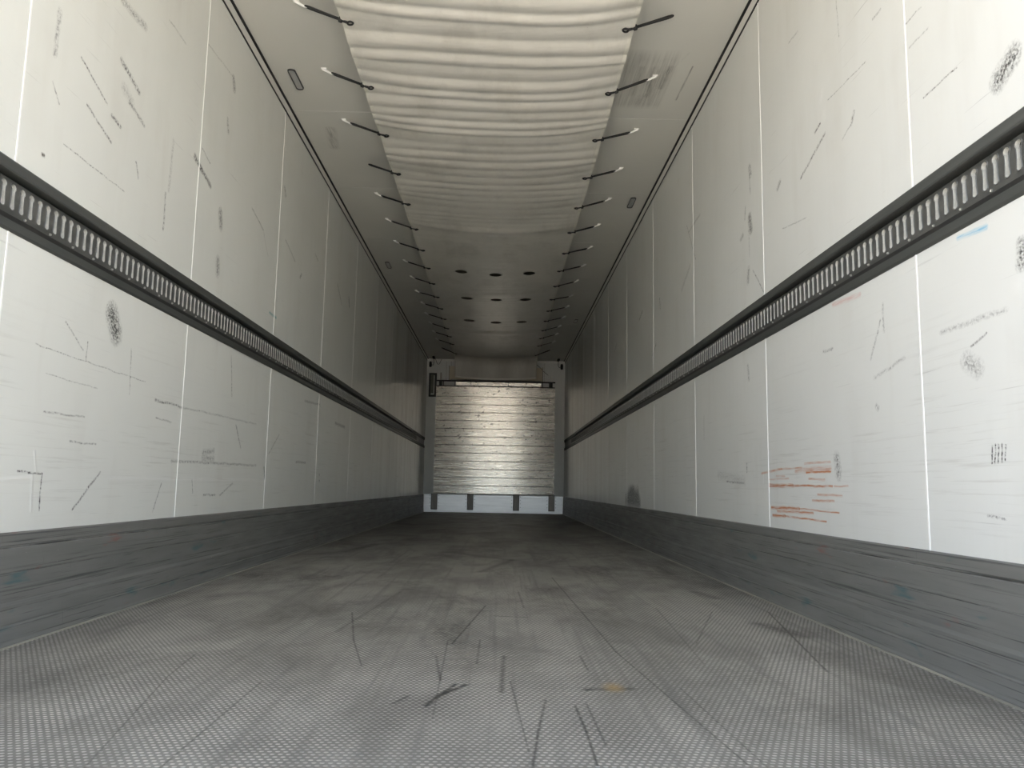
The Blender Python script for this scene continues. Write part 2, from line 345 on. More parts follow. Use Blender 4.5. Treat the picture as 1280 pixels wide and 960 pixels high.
MAT = {}
def near_panel(marks, y0, y1, z0, z1):
    return [k for k in marks if max(k[0], k[2])+k[4]*2+.03 > y0 and min(k[0], k[2])-k[4]*2-.03 < y1 and max(k[1], k[3])+k[4]*2+.03 > z0 and min(k[1], k[3])-k[4]*2-.03 < z1]
WALL_CACHE = {}
def panel_material(sgn, y0, y1, z0, z1):
    """the worn white facing of one panel, with the scuffs that this panel carries"""
    if sgn < 0: mk, dn, ex, tint = MARK_LEFT, DENT_LEFT, [(MARK_TEAL, (.05, .32, .33))], (.80, .81, .77)
    else: mk, dn, ex, tint = MARK_RIGHT, DENT_RIGHT, [(MARK_ORANGE, (.56, .20, .07)), (MARK_BLUE, (.20, .50, .68)), (MARK_RED, (.62, .22, .18))], (.80, .81, .785)
    mk, dn = near_panel(mk, y0, y1, z0, z1), near_panel(dn, y0, y1, z0, z1)
    ex = [(e, c) for e, c in [(near_panel(e, y0, y1, z0, z1), c) for e, c in ex] if e]
    key = (sgn, tuple(mk), tuple(dn), tuple((tuple(e), c) for e, c in ex))
    if key not in WALL_CACHE:
        WALL_CACHE[key] = wall_material('white_wall_facing', mk, dn, ex, tint)
    return WALL_CACHE[key]

def ceil_material():
    n = NT('white_ceiling'); P, sep = flat_coord(n, 'xy')
    base = n.mix(n.rng(n.noise(P, 1.5, 3), .3, .7), (.76, .755, .70), (.71, .705, .655))
    m = strokes(n, P, MARK_CEIL, 1.2, 2.0)
    m = n.math('MULTIPLY', m, n.rng(n.noise(n.mapping(P, (110, 6, 1)), 1.0, 4, .7), .35, .62), clamp=True)
    base = n.mix(m, base, (.17, .165, .15))
    # one rubbed rectangle beside the canvas: many parallel lengthwise scrapes
    ax = n.math('MULTIPLY', n.rng(sep.outputs[0], .66, .70), n.rng(sep.outputs[0], 1.005, .985))
    ay = n.math('MULTIPLY', n.rng(sep.outputs[1], 3.84, 3.95), n.rng(sep.outputs[1], 4.50, 4.44))
    sl = n.rng(n.noise(n.mapping(P, (120, 2.2, 1)), 1.0, 4, .7), .36, .68)
    base = n.mix(n.math('MULTIPLY', n.math('MULTIPLY', ax, ay), n.math('MULTIPLY_ADD', sl, .40, .06)), base, (.24, .23, .205))
    n.set(Base_Color=base, Roughness=.5)
    return n.m
MAT['ceiling'] = ceil_material()

def floor_material(marks):
    n = NT('barleycorn_aluminium_floor'); P, sep = flat_coord(n, 'xy')
    x, y = sep.outputs[0], sep.outputs[1]
    # barleycorn relief: staggered lens-shaped grains 13.5 mm apart, 13 mm between rows
    u = n.math('MULTIPLY_ADD', y, 7.0, n.math('MULTIPLY', x, 1/.0135)); v = n.math('MULTIPLY', y, 1/.0262)
    def grain(ou, ov):
        a = n.math('SUBTRACT', n.math('FRACT', n.math('ADD', u, ou)), .5)
        b = n.math('SUBTRACT', n.math('FRACT', n.math('ADD', v, ov)), .5)
        r = n.math('ADD', n.math('POWER', n.math('MULTIPLY', n.math('ABSOLUTE', a), 2.7), 2.0), n.math('POWER', n.math('MULTIPLY', n.math('ABSOLUTE', b), 6.6), 2.0))
        return n.math('SUBTRACT', 1.0, r, clamp=True)
    g = n.math('MAXIMUM', grain(0, 0), grain(.5, .5))
    tops = n.math('MULTIPLY', n.rng(g, .05, .55, smooth=True), n.rng(n.noise(P, 90, 2, .6), .25, .55, .45, 1.0))
    wear = n.noise(P, 2.2, 4, .6)
    alu = n.mix(n.rng(wear, .3, .7), (.64, .61, .56), (.82, .79, .735))
    dirt = n.mix(n.rng(n.noise(P, 5, 3), .3, .7), (.16, .152, .136), (.235, .225, .20))
    base = n.mix(n.math('MULTIPLY', tops, .85), dirt, alu)
    # traffic grime in long streaks and clouds
    clouds = n.rng(n.noise(n.mapping(P, (1.7, .75, 1)), 1.6, 6, .62, .4), .44, .70)
    base = n.mix(n.math('MULTIPLY', clouds, .72), base, (.085, .08, .07))
    grit = n.rng(n.noise(P, 38, 4, .7), .35, .6)
    soot = n.rng(n.noise(n.mapping(P, (1.3, .62, 1), loc=(4.2, 1.7, 0)), 2.3, 6, .68, .5), .50, .66)
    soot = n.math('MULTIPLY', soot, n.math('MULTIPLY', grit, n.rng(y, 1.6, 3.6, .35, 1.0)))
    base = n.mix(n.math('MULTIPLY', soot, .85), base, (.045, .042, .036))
    depth = n.rng(y, 3.5, 9.5, smooth=True)      # darker towards the front wall
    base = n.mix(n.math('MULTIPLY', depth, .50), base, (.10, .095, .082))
    lanes = n.rng(n.noise(n.mapping(P, (26, .55, 1), rot=(0, 0, .03)), 1.0, 4, .6), .53, .70)
    base = n.mix(n.math('MULTIPLY', lanes, .62), base, (.13, .125, .115))
    brush = n.rng(n.noise(n.mapping(P, (60, .9, 1), rot=(0, 0, -.16)), 1.0, 3, .6), .60, .72)
    base = n.mix(n.math('MULTIPLY', brush, .6), base, (.15, .145, .135))
    m = n.math('MULTIPLY', strokes(n, P, marks, 1.9, 1.9), n.rng(n.noise(P, 55, 3, .6), .25, .55), clamp=True)
    base = n.mix(m, base, (.055, .052, .046))
    rust = n.n('ShaderNodeVectorMath', operation='DISTANCE'); n.l(n.mapping(P, (1, .55, 1)), rust.inputs[0]); rust.inputs[1].default_value = RUST
    base = n.mix(n.rng(rust.outputs['Value'], .032, .0, 0, .8), base, (.36, .24, .09))
    rough = n.math('ADD', n.rng(g, 0, 1, .52, .36), n.math('MULTIPLY', clouds, .12))
    n.set(Base_Color=base, Metallic=n.math('MULTIPLY', tops, .5), Roughness=rough, Normal=n.bump(g, .55, .0016))
    return n.m
RUST = (0.362, 1.885*.55, 0)
FSPLIT = 2.9
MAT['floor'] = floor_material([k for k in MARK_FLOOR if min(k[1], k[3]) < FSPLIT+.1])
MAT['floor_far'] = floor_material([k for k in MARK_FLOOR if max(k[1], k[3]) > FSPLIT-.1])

def kick_material():
    n = NT('grey_kick_plate'); P, sep = flat_coord(n, 'yz')
    base = n.mix(n.rng(n.noise(n.mapping(P, (1.4, 16, 1)), 1.3, 4, .6), .3, .7), (.160, .160, .152), (.198, .198, .188))
    for sc, lo, hi, k, o in (((.9, 95, 1), .60, .68, .75, 0), ((2.5, 160, 1), .62, .70, .8, 5.0), ((.5, 70, 1), .62, .67, .5, 9)):
        s = n.rng(n.noise(n.mapping(P, sc, loc=(o, o, 0)), 1.0, 4, .6), lo, hi)
        base = n.mix(n.math('MULTIPLY', s, k), base, (.03, .031, .03))
    z = sep.outputs[2]
    for zc, wd in ((.2615, .0028), (.193, .0016), (.137, .0016), (.097, .0016), (.050, .0022)):
        zz = n.math('ADD', z, n.math('MULTIPLY', n.math('SUBTRACT', n.noise(n.mapping(P, (1.2, .2, 1), loc=(zc*50, 0, 0)), 1.6, 4), .5), .012))
        ln = n.rng(n.math('ABSOLUTE', n.math('SUBTRACT', zz, zc)), wd, wd*.3)
        ln = n.math('MULTIPLY', ln, n.rng(n.noise(n.mapping(P, (3, 1, 1), loc=(zc*90, 0, 0)), 1.3, 4, .7), .38, .6))
        base = n.mix(n.math('MULTIPLY', ln, .85), base, (.022, .022, .021))
    # cross scratches in patches
    xs = n.rng(n.noise(n.mapping(P, (60, 5, 1), rot=(0, 0, -.35)), 1.4, 3, .6), .66, .73)
    xs = n.math('MULTIPLY', xs, n.rng(n.noise(P, 2.2, 2), .52, .62))
    base = n.mix(n.math('MULTIPLY', xs, .7), base, (.035, .035, .034))
    for lo, colr, k in ((.70, (.03, .12, .14), 2.0), (.72, (.28, .05, .04), 8.0)):
        c = n.math('MULTIPLY', n.rng(n.noise(n.mapping(P, (2, 9, 1), loc=(k, k, 0)), 1.8, 3, .6), lo-.06, lo+.04), .6)
        base = n.mix(c, base, colr)
    wsp = n.rng(n.noise(P, 60, 2, .5), .74, .78)
    base = n.mix(n.math('MULTIPLY', wsp, .5), base, (.4, .4, .4))
    n.set(Base_Color=base, Roughness=n.rng(n.noise(n.mapping(P, (1, 9, 1)), 3, 3), .3, .7, .36, .55), Normal=n.bump(n.noise(n.mapping(P, (1.5, 60, 1)), 1.0, 3), .12, .004))
    return n.m
MAT['kick'] = kick_material()

def simple(name, c0, c1, rough=.5, metal=0.0, scale=(8, 8, 8), bump=0.0, detail=3, spec=.5, lo=.3, hi=.7):
    n = NT(name)
    tc = n.n('ShaderNodeTexCoord').outputs['Object']
    nz = n.noise(n.mapping(tc, scale), 1.0, detail, .6)
    n.set(Base_Color=n.mix(n.rng(nz, lo, hi), c0, c1), Roughness=rough, Metallic=metal)
    n.b.inputs['Specular IOR Level'].default_value = spec
    if bump: n.set(Normal=n.bump(nz, bump, .003))
    return n.m
MAT['bead'] = simple('white_sealant', (.97, .97, .95), (.95, .95, .92), .5)
MAT['core'] = simple('foam_core', (.55, .55, .5), (.5, .5, .45), .7)
MAT['black'] = simple('black_rubber', (.012, .012, .012), (.022, .022, .021), .55, scale=(40, 40, 40))
MAT['rail_grey'] = simple('dark_grey_rail', (.050, .054, .051), (.075, .079, .075), .42, scale=(30, 1.2, 30), bump=.1)
MAT['track'] = simple('dark_grey_track', (.075, .077, .072), (.13, .13, .122), .45, .2, scale=(60, 5, 30))
MAT['galv'] = simple('galvanised_slot_edge', (.70, .70, .65), (.52, .52, .48), .36, .2, scale=(60, 60, 60))
MAT['bolt'] = simple('zinc_bolt', (.62, .62, .60), (.5, .5, .48), .3, .8, scale=(60, 60, 60))
MAT['front'] = simple('grey_white_front_wall', (.78, .79, .76), (.72, .73, .70), .35, scale=(3, 3, 1.2))
MAT['kickfront'] = simple('painted_alu_kick', (.88, .89, .90), (.80, .81, .82), .33, .55, scale=(4, 4, 30))
MAT['post'] = simple('grey_brown_post', (.48, .45, .41), (.36, .34, .31), .5, .2, scale=(20, 20, 6))
MAT['beige'] = simple('beige_cover', (.78, .71, .56), (.70, .63, .50), .5, scale=(5, 5, 5))
MAT['olive'] = simple('olive_inner', (.10, .10, .07), (.15, .15, .11), .4, scale=(30, 30, 8))
MAT['palegrey'] = simple('pale_grey_plastic', (.88, .88, .84), (.80, .80, .76), .3, scale=(30, 30, 30))
MAT['lens'] = simple('grey_lens', (.40, .405, .39), (.50, .505, .49), .3, scale=(120, 10, 20))
MAT['lampframe'] = simple('dark_lamp_frame', (.035, .035, .035), (.06, .06, .06), .4, scale=(40, 40, 40))
MAT['shell'] = simple('white_outer_skin', (.75, .75, .74), (.70, .70, .69), .4, scale=(2, 2, 2))
MAT['asphalt'] = simple('yard_concrete', (.52, .475, .41), (.42, .385, .335), .85, scale=(1.3, 1.3, 1.3), detail=6)
MAT['floor_edge'] = simple('bright_floor_edge', (.46, .435, .375), (.26, .25, .215), .4, .2, scale=(20, 2, 20))

def alu_material():
    n = NT('brushed_aluminium_plank')
    P = n.pos()
    sep = n.n('ShaderNodeSeparateXYZ'); n.l(P, sep.inputs[0])
    cb = n.n('ShaderNodeCombineXYZ'); n.l(sep.outputs[0], cb.inputs[0]); n.l(sep.outputs[2], cb.inputs[1])
    Q = cb.outputs[0]
    base = n.mix(n.rng(n.noise(n.mapping(Q, (1.6, 3, 1)), 1.8, 4, .65), .3, .7), (.95, .91, .83), (.84, .80, .72))
    lines = n.rng(n.noise(n.mapping(Q, (1.2, 42, 1)), 1.2, 4, .65), .50, .66)
    base = n.mix(n.math('MULTIPLY', lines, .28), base, (.40, .38, .34))
    dots = n.rng(n.noise(n.mapping(Q, (1, 1.7, 1)), 12, 3, .55), .60, .66)
    dots = n.math('MULTIPLY', dots, n.rng(n.noise(Q, 2.3, 3), .40, .55))
    dots = n.math('MULTIPLY', dots, n.rng(sep.outputs[2], .4, 1.7, .35, 1.0))
    base = n.mix(n.math('MULTIPLY', dots, .9), base, (.07, .06, .05))
    rustc = n.math('MULTIPLY', n.rng(n.noise(Q, 9, 4, .6), .58, .72), .35)
    base = n.mix(rustc, base, (.40, .33, .23))
    n.set(Base_Color=base, Metallic=.84, Roughness=n.rng(n.noise(n.mapping(Q, (2, 20, 1)), 2, 3), .3, .7, .25, .31),
          Normal=n.bump(n.noise(n.mapping(Q, (.5, 150, 1)), 1.5, 3, .6), .06, .002))
    tg = n.n('ShaderNodeCombineXYZ'); tg.inputs[0].default_value = 1.0      # rolled and brushed lengthwise
    n.l(tg.outputs[0], n.b.inputs['Tangent'])
    n.b.inputs['Anisotropic'].default_value = .92
    n.b.inputs['Anisotropic Rotation'].default_value = .25
    return n.m
MAT['alu'] = alu_material()

def canvas_material():
    n = NT('white_duct_canvas'); P, sep = flat_coord(n, 'xy')
    base = n.mix(n.rng(n.noise(P, 2.6, 5, .6), .3, .7), (.88, .86, .79), (.80, .78, .71))
    grime = n.rng(n.noise(n.mapping(P, (2.5, 1.2, 1)), 1.6, 5, .65), .5, .72)
    base = n.mix(n.math('MULTIPLY', grime, .28), base, (.34, .31, .24))
    end_tone = n.math('MULTIPLY', n.rng(sep.outputs[1], 12.7, 13.2, smooth=True), n.rng(n.noise(P, 4, 3), .2, .6, .25, .55))
    base = n.mix(end_tone, base, (.24, .225, .18))      # darker towards the outlet end
    speck = n.rng(n.noise(n.mapping(P, (1, 1.6, 1)), 70, 2, .5), .70, .75)
    speck = n.math('MULTIPLY', speck, n.rng(n.noise(P, 3.2, 2), .5, .62))
    base = n.mix(n.math('MULTIPLY', speck, .5), base, (.35, .31, .25))
    weave = n.noise(n.mapping(P, (1, 1, 1)), 260, 1, .5)
    crinkle = n.noise(n.mapping(P, (2.2, 11, 1)), 1.3, 4, .55, .3)
    n.set(Base_Color=base, Roughness=.30, Normal=n.bump(n.math('ADD', crinkle, n.math('MULTIPLY', weave, .05)), .30, .010))
    n.b.inputs['Specular IOR Level'].default_value = .5
    return n.m
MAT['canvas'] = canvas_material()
MAT['duct_inside'] = simple('shaded_duct_inside', (.22, .205, .16), (.16, .15, .115), .8, scale=(4, 4, 4))  # dark colour paints the shade inside the duct
MAT['hem'] = simple('canvas_hem', (.88, .86, .78), (.80, .78, .70), .5, scale=(30, 30, 30), bump=.2)

# ------------------------------------------------------------------ setting: ground, floor, walls, ceiling
def structure(o): o['kind'] = 'structure'; return o

structure(MB().box(-60, 60, -80, 60, -1.45, -1.25).build('ground', MAT['asphalt']))
fb = MB()
fb.add([(x, y, z) for y in (Y0-.02, FSPLIT, D) for x, z in ((-W-.03, -.14), (-W-.03, 0), (W+.03, 0), (W+.03, -.14))],
       [(0, 1, 2, 3)] + [(4*j+k, 4*j+(k+1) % 4, 4*j+4+(k+1) % 4, 4*j+4+k) for j in (0, 1) for k in range(4)] + [(11, 10, 9, 8)])
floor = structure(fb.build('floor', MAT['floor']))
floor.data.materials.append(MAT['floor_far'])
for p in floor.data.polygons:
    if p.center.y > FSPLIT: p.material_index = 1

SEAM_L = [Y0] + [2.085 + 1.2415*k for k in range(10)] + [D]
SEAM_R = [Y0] + [2.12 + 1.2525*k for k in range(10)] + [D]
ceiling = structure(MB().box(-W-.08, W+.08, Y0, D+.08, H+.020, H+.09).build('ceiling', MAT['shell']))
cs = SEAM_R
for k in range(len(cs)-1):
    MB().box(-W, W, cs[k]+.0016, cs[k+1]-.0016, H, H+.020, .0008).build('ceiling_panel', MAT['ceiling'], ceiling)
    if k: MB().box(-W, W, cs[k]-.0016, cs[k]+.0016, H+.001, H+.02).build('seam_bead', MAT['bead'], ceiling)

def side_wall(sgn, name, seams):
    wall = structure(MB().box(sgn*(W+.045), sgn*(W+.085), Y0, D+.08, -.14, H+.02).build(name, MAT['core']))
    for k in range(len(seams)-1):
        a, b = seams[k], seams[k+1]
        for z0, z1 in ((.02, RZ0), (RZ1, H)):
            MB().box(sgn*W, sgn*(W+.045), a+(.0030 if k else 0), b-.0030, z0, z1, .0008).build('wall_panel', panel_material(sgn, a, b, z0, z1), wall)
        if k:
            for z0, z1 in ((KH-.01, RZ0), (RZ1, H-.03)):
                MB().box(sgn*(W-.0014), sgn*(W+.02), a-.0030, a+.0030, z0, z1).build('seam_bead', MAT['bead'], wall)
    return wall
wall_left = side_wall(-1, 'wall_left', SEAM_L)
wall_right = side_wall(1, 'wall_right', SEAM_R)
wall_front = structure(MB().box(-W-.045, W+.045, D, D+.06, -.14, H+.02).build('wall_front', MAT['front']))
# upright joints of the front wall's facing sheets, left and right of the duct
for x in (-.885, -.80, .865):
    MB().box(x-.003, x+.003, D-.003, D, 2.31, 2.655).build('facing_joint', MAT['post'], wall_front)
MB().box(-W, W, D-.006, D, 2.655, H-.002, .001).build('top_angle', MAT['palegrey'], wall_front)

# grey kick plates along both sides
KP = [(0.0, .302), (.0045, .3015), (.0075, .298), (.0078, .268), (.0055, .2655), (.0055, .2600), (.0078, .2575), (.0085, .196), (.0072, .1945), (.0085, .193),
      (.009, .116), (.0105, .110), (.0115, .106), (.0110, .098), (.0135, .060), (.0125, .055), (.0150, .050), (.018, .012), (.0205, .006), (.0205, 0)]
for sgn, nm in ((-1, 'baseboard_left'), (1, 'baseboard_right')):
    prof = [(sgn*(W - d), z) for d, z in KP] + [(sgn*(W+.004), 0), (sgn*(W+.004), .302)]
    structure(MB().extrude_y(prof, Y0, D).build(nm, MAT['kick']))
# bright edge of the floor plate beside each kick plate
for k, sgn in enumerate((-1, 1)):
    structure(MB().box(sgn*(W-.021), sgn*(W-.031), Y0, D-.02, -.002, .0030, .0008).build('trim_%d' % (k+1), MAT['floor_edge']))
# slanted cover strips between wall and ceiling, with a black rubber seal on both edges
for k, sgn in enumerate((-1, 1)):
    t = structure(MB().extrude_y([(sgn*(W-.0005), 2.664), (sgn*(W-.0185), H-.0005), (sgn*(W-.0005), H-.0005)], Y0, D).build('trim_%d' % (k+3), MAT['ceiling']))
    MB().extrude_y([(sgn*W, 2.6655), (sgn*(W-.0040), 2.6655), (sgn*(W-.0040), 2.6575), (sgn*W, 2.6565)], Y0, D).build('rubber_seal', MAT['black'], t)
    MB().extrude_y([(sgn*(W-.0160), H), (sgn*(W-.0275), H), (sgn*(W-.0270), H-.0045), (sgn*(W-.0160), H-.0060)], Y0, D).build('rubber_seal', MAT['black'], t)
# steel frame of the open rear end
for sgn in (-1, 1):
    MB().box(sgn*(W-.0), sgn*(W+.12), Y0-.06, Y0, -.2, H+.1, .004).build('trim_%d' % (5 if sgn < 0 else 6), MAT['shell'])['kind'] = 'structure'
structure(MB().box(-W-.12, W+.12, Y0-.06, Y0, H, H+.12, .004).build('trim_7', MAT['shell']))

# ------------------------------------------------------------------ load rails with keyhole slots
PITCH = .042
def keyhole(n=28):
    """outline of one slot, (y, z) about the slot's middle at z = 1.204"""
    pts = []
    for a in range(9):                                  # round head
        t = math.radians(-50 + a*280/8)
        pts.append((.0112*math.cos(t), .0245 + .0105*math.sin(t)))
    for z, y in ((.008, -.0062), (-.012, -.0062), (-.024, -.0078)): pts.append((y, z))
    for a in range(5):
        t = math.radians(200 + a*140/4)
        pts.append((.0086*math.cos(t), -.0290 + .0070*math.sin(t)))
    for z, y in ((-.024, .0078), (-.012, .0062), (.008, .0062)): pts.append((y, z))
    return pts
KEY = keyhole()
def rail(sgn, label):
    r = empty('load_rail', (sgn*W, Y0, 1.199))
    tag(r, label, 'rail', 'slotted load rails along the side walls')
    def pr(pts): return [(-sgn*d, z - 1.199) for d, z in pts]      # d = distance out of the wall face, into the room
    L = D - Y0 - .02
    MB().extrude_y(pr([(-.03, 1.296), (.002, 1.2955), (.0075, 1.290), (.0125, 1.262), (.0115, 1.2575), (.0060, 1.2565), (-.0275, 1.2565), (-.03, 1.2565)]), .0, 11.22).build('upper_flange', MAT['rail_grey'], r)
    MB().extrude_y(pr([(-.03, 1.102), (.002, 1.1025), (.0080, 1.108), (.0105, 1.124), (.0112, 1.1285), (.0055, 1.1315), (-.0275, 1.1315), (-.03, 1.1315)]), .0, 11.05).build('lower_flange', MAT['rail_grey'], r)
    MB().extrude_y(pr([(-.034, 1.257), (-.030, 1.257), (-.030, 1.141), (-.034, 1.141)]), .0, L).build('back_channel', MAT['black'], r)
    MB().extrude_y(pr([(-.03, 1.1318), (-.0005, 1.1318), (-.0025, 1.1488), (-.03, 1.1488)]), .0, L).build('recess_shade_strip', MAT['black'], r)  # black strip standing in for the shade of the recess
    NS = 284
    zt, zb = 1.2475, 1.1495
    dpl = -.010
    # perforated plate: every cell is the rectangle minus the keyhole
    mb = MB(); nk = len(KEY)
    def rectpt(y, z):
        hy, zc = PITCH/2, 0.0
        top, bot = zt-1.204, zb-1.204
        k = min([hy/abs(y) if y else 9e9, (top/z if z > 0 else (bot/z if z < 0 else 9e9))])
        return y*k, z*k
    for i in range(NS):
        yc = PITCH*(i+.5) + .02
        inner = [(-sgn*dpl, yc+y, 1.204+z-1.199) for y, z in KEY]
        outer = [(-sgn*dpl, yc+rectpt(y, z)[0], 1.204+rectpt(y, z)[1]-1.199) for y, z in KEY]
        v = inner + outer
        corners = [(PITCH/2, zt-1.204), (-PITCH/2, zt-1.204), (-PITCH/2, zb-1.204), (PITCH/2, zb-1.204)]
        f = []
        for k in range(nk):
            j = (k+1) % nk
            oy0, oz0 = rectpt(*KEY[k]); oy1, oz1 = rectpt(*KEY[j])
            add = None
            for cy, cz in corners:                     # corner lies between two neighbouring outer points
                if (abs(oy0-cy) < 1e-6 and abs(oz1-cz) < 1e-6 and abs(oz0-cz) > 1e-6) or (abs(oy1-cy) < 1e-6 and abs(oz0-cz) < 1e-6 and abs(oz1-cz) > 1e-6):
                    add = (cy, cz)
            if add:
                v.append((-sgn*dpl, yc+add[0], 1.204+add[1]-1.199)); f.append((k, j, nk+j, len(v)-1, nk+k))
            else: f.append((k, j, nk+j, nk+k))
        mb.add(v, f)
    yend = PITCH*NS + .02
    mb.box(-sgn*dpl, -sgn*(dpl-.002), yend, L, zb-1.199, zt-1.199)
    mb.box(-sgn*dpl, -sgn*(dpl-.002), 0, .02, zb-1.199, zt-1.199)
    mb.extrude_y(pr([(dpl, zt), (dpl-.012, zt+.001), (dpl-.012, zt-.001), (dpl-.001, zt-.0005)]), .0, L)
    mb.extrude_y(pr([(dpl, zb), (dpl-.012, zb-.001), (dpl-.012, zb+.001), (dpl-.001, zb+.0005)]), .0, L)
    mb.build('slotted_track', MAT['track'], r)
    # folded rim of every slot, bright worn metal
    rim = MB(); n = nk
    dd = (dpl+.0012, dpl-.009)
    v = [(-sgn*dd[0], y, z) for y, z in KEY] + [(-sgn*dd[1], y*.9, z*.96) for y, z in KEY]
    rim.add(v, [(k, (k+1) % n, n+(k+1) % n, n+k) for k in range(n)])
    lip = [(-sgn*dd[0], y, z) for y, z in KEY] + [(-sgn*(dpl+.0022), y*1.18, z*1.05) for y, z in KEY] + [(-sgn*(dpl+.0002), y*1.34, z*1.09) for y, z in KEY]
    rim.add(lip, [(q*n+k, q*n+(k+1) % n, q*n+n+(k+1) % n, q*n+n+k) for q in (0, 1) for k in range(n)])
    rme = rim.mesh('slot_rim', MAT['galv'])
    rme.materials.append(MAT['track'])
    for p in rme.polygons:
        if p.index >= n: p.material_index = 1
    for i in range(NS):
        link('slot_rim', rme, r, (0, PITCH*(i+.5)+.02, 1.204-1.199))
    bm_ = MB(); bm_.tube([(0, 0, 0), (-sgn*.004, 0, 0), (-sgn*.0055, 0, 0)], [.0038, .0036, .0024], 6)
    bme = bm_.mesh('bolt', MAT['bolt'])
    for i in range(NS//3):
        link('bolt', bme, r, (-sgn*dpl, PITCH*(3*i+.95)+.02, 1.1585-1.199))
    # plain insulating profile between the flange ends and the front wall
    MB().extrude_y(pr([(-.03, 1.290), (.003, 1.290), (.003, 1.250), (-.004, 1.247), (-.004, 1.245), (-.03, 1.245)]), 11.05, L).build('end_profile', MAT['black'], r)
    MB().extrude_y(pr([(-.03, 1.150), (-.004, 1.152), (-.004, 1.150), (.003, 1.147), (.003, 1.108), (-.03, 1.108)]), 11.05, L).build('end_profile', MAT['black'], r)
    return r
rail(-1, 'dark grey slotted load rail running along the left white wall')
rail(1, 'dark grey slotted load rail running along the right white wall')

# ------------------------------------------------------------------ front: kick plate, aluminium panel, cover, bar
bf = structure(MB().box(-W+.02, W-.02, D-.022, D, .0, .305, .002).build('baseboard_front', MAT['kickfront']))
for z in (.262, .125):
    MB().box(-W+.02, W-.02, D-.0245, D-.020, z-.004, z+.004, .0015).build('rib', MAT['kickfront'], bf)
MB().box(-W+.02, W-.02, D-.034, D-.020, .0, .022, .003).build('toe_strip', MAT['kickfront'], bf)
PFX = D - .07                                            # room-side face of the panel
PX = 1.043
panel = empty('bulkhead_panel', (0, PFX, 0))
tag(panel, 'tall planked aluminium return-air panel on four legs at the far front wall', 'panel')
BULGE = .035                                             # outward bulge shaped to narrow the bright reflection into a stripe
def plank(z0, z1, tilt):
    mb = MB(); N_ = 28; c = .003
    xs_ = [-PX + 2*PX*i/N_ for i in range(N_+1)]
    def yb(x): return -BULGE*(1-((x+.05)/1.16)**2) + tilt*x
    fr = []
    rows = [(z0, c+.001), (z0+c, 0), (z1-c, 0), (z1, c+.001)]
    for (za, ya), (zb, yb_) in zip(rows[:-1], rows[1:]):
        v = []
        for x in xs_: v += [(x, yb(x)+ya, za), (x, yb(x)+yb_, zb)]
        mb.add(v, [(2*i, 2*i+2, 2*i+3, 2*i+1) for i in range(N_)])
    ns = len(mb.f)
    v = []
    for x in xs_: v += [(x, yb(x)+c+.001, z0), (x, .03, z0), (x, .03, z1), (x, yb(x)+c+.001, z1)]
    mb.add(v, [(4*i+k, 4*i+k+1, 4*i+k+5, 4*i+k+4) for i in range(N_) for k in range(3)] + [(0, 3, 2, 1), (4*N_, 4*N_+1, 4*N_+2, 4*N_+3)])
    me = bpy.data.meshes.new('plank'); me.from_pydata(mb.v, [], mb.f); me.materials.append(MAT['alu'])
    me.polygons.foreach_set('use_smooth', [i < ns for i in range(len(mb.f))]); me.update()
    return link('plank', me, panel)
zs = [.322 + .1415*k for k in range(13)] + [2.203]
for k in range(13):
    plank(zs[k]+.0035, zs[k+1]-.0035, random.uniform(-.0012, .0012))
MB().box(-PX+.01, PX-.01, .018, .034, .33, 2.195).build('backing_sheet', MAT['lampframe'], panel)
for sgn in (-1, 1):
    MB().box(sgn*PX, sgn*(PX+.007), -.004, .036, .322, 2.203, .001).build('edge_strip', MAT['alu'], panel)
    for z in (.36, .38, .95, 1.4, 1.75, 2.1, 2.16):
        MB().tube([(sgn*(PX-.02), -.001, z), (sgn*(PX-.02), -.006, z)], .006, 6).build('screw', MAT['black'], panel)
for x in (-1.03, -.405, .395, 1.012):
    lg = MB().box(x-.045, x+.045, -.002, .046, .055, .322, .004).build('leg', MAT['post'], panel)
    for s in (-1, 1):
        MB().box(x+s*.045, x+s*.053, -.004, .048, .052, .322, .001).build('leg_flange', MAT['lampframe'], lg)
    MB().box(x-.053, x+.053, -.004, .048, .047, .055, .001).build('leg_flange', MAT['lampframe'], lg)
    for s in (-1, 1):
        for z in (.105, .165, .225, .285):
            xx = x+s*.075
            if abs(xx) < W-.03:
                MB().tube([(xx, D-.021, z), (xx, D-.028, z)], [.0065, .004], 6).build('rivet', MAT['rail_grey'], bf)

cover = empty('evaporator_cover', (0, D, 2.325))
tag(cover, 'beige evaporator outlet cover on the front wall behind the hanging canvas', 'cover')
MB().box(-.835, .835, -.045, -.001, .0, .24, .006).build('casing', MAT['beige'], cover)
for sgn in (-1, 1):
    MB().box(sgn*.824, sgn*.838, -.050, -.001, -.004, .25, .002).build('side_angle', MAT['post'], cover)
MB().box(-.80, .80, -.050, -.045, -.004, .010, .001).build('lower_lip', MAT['post'], cover)

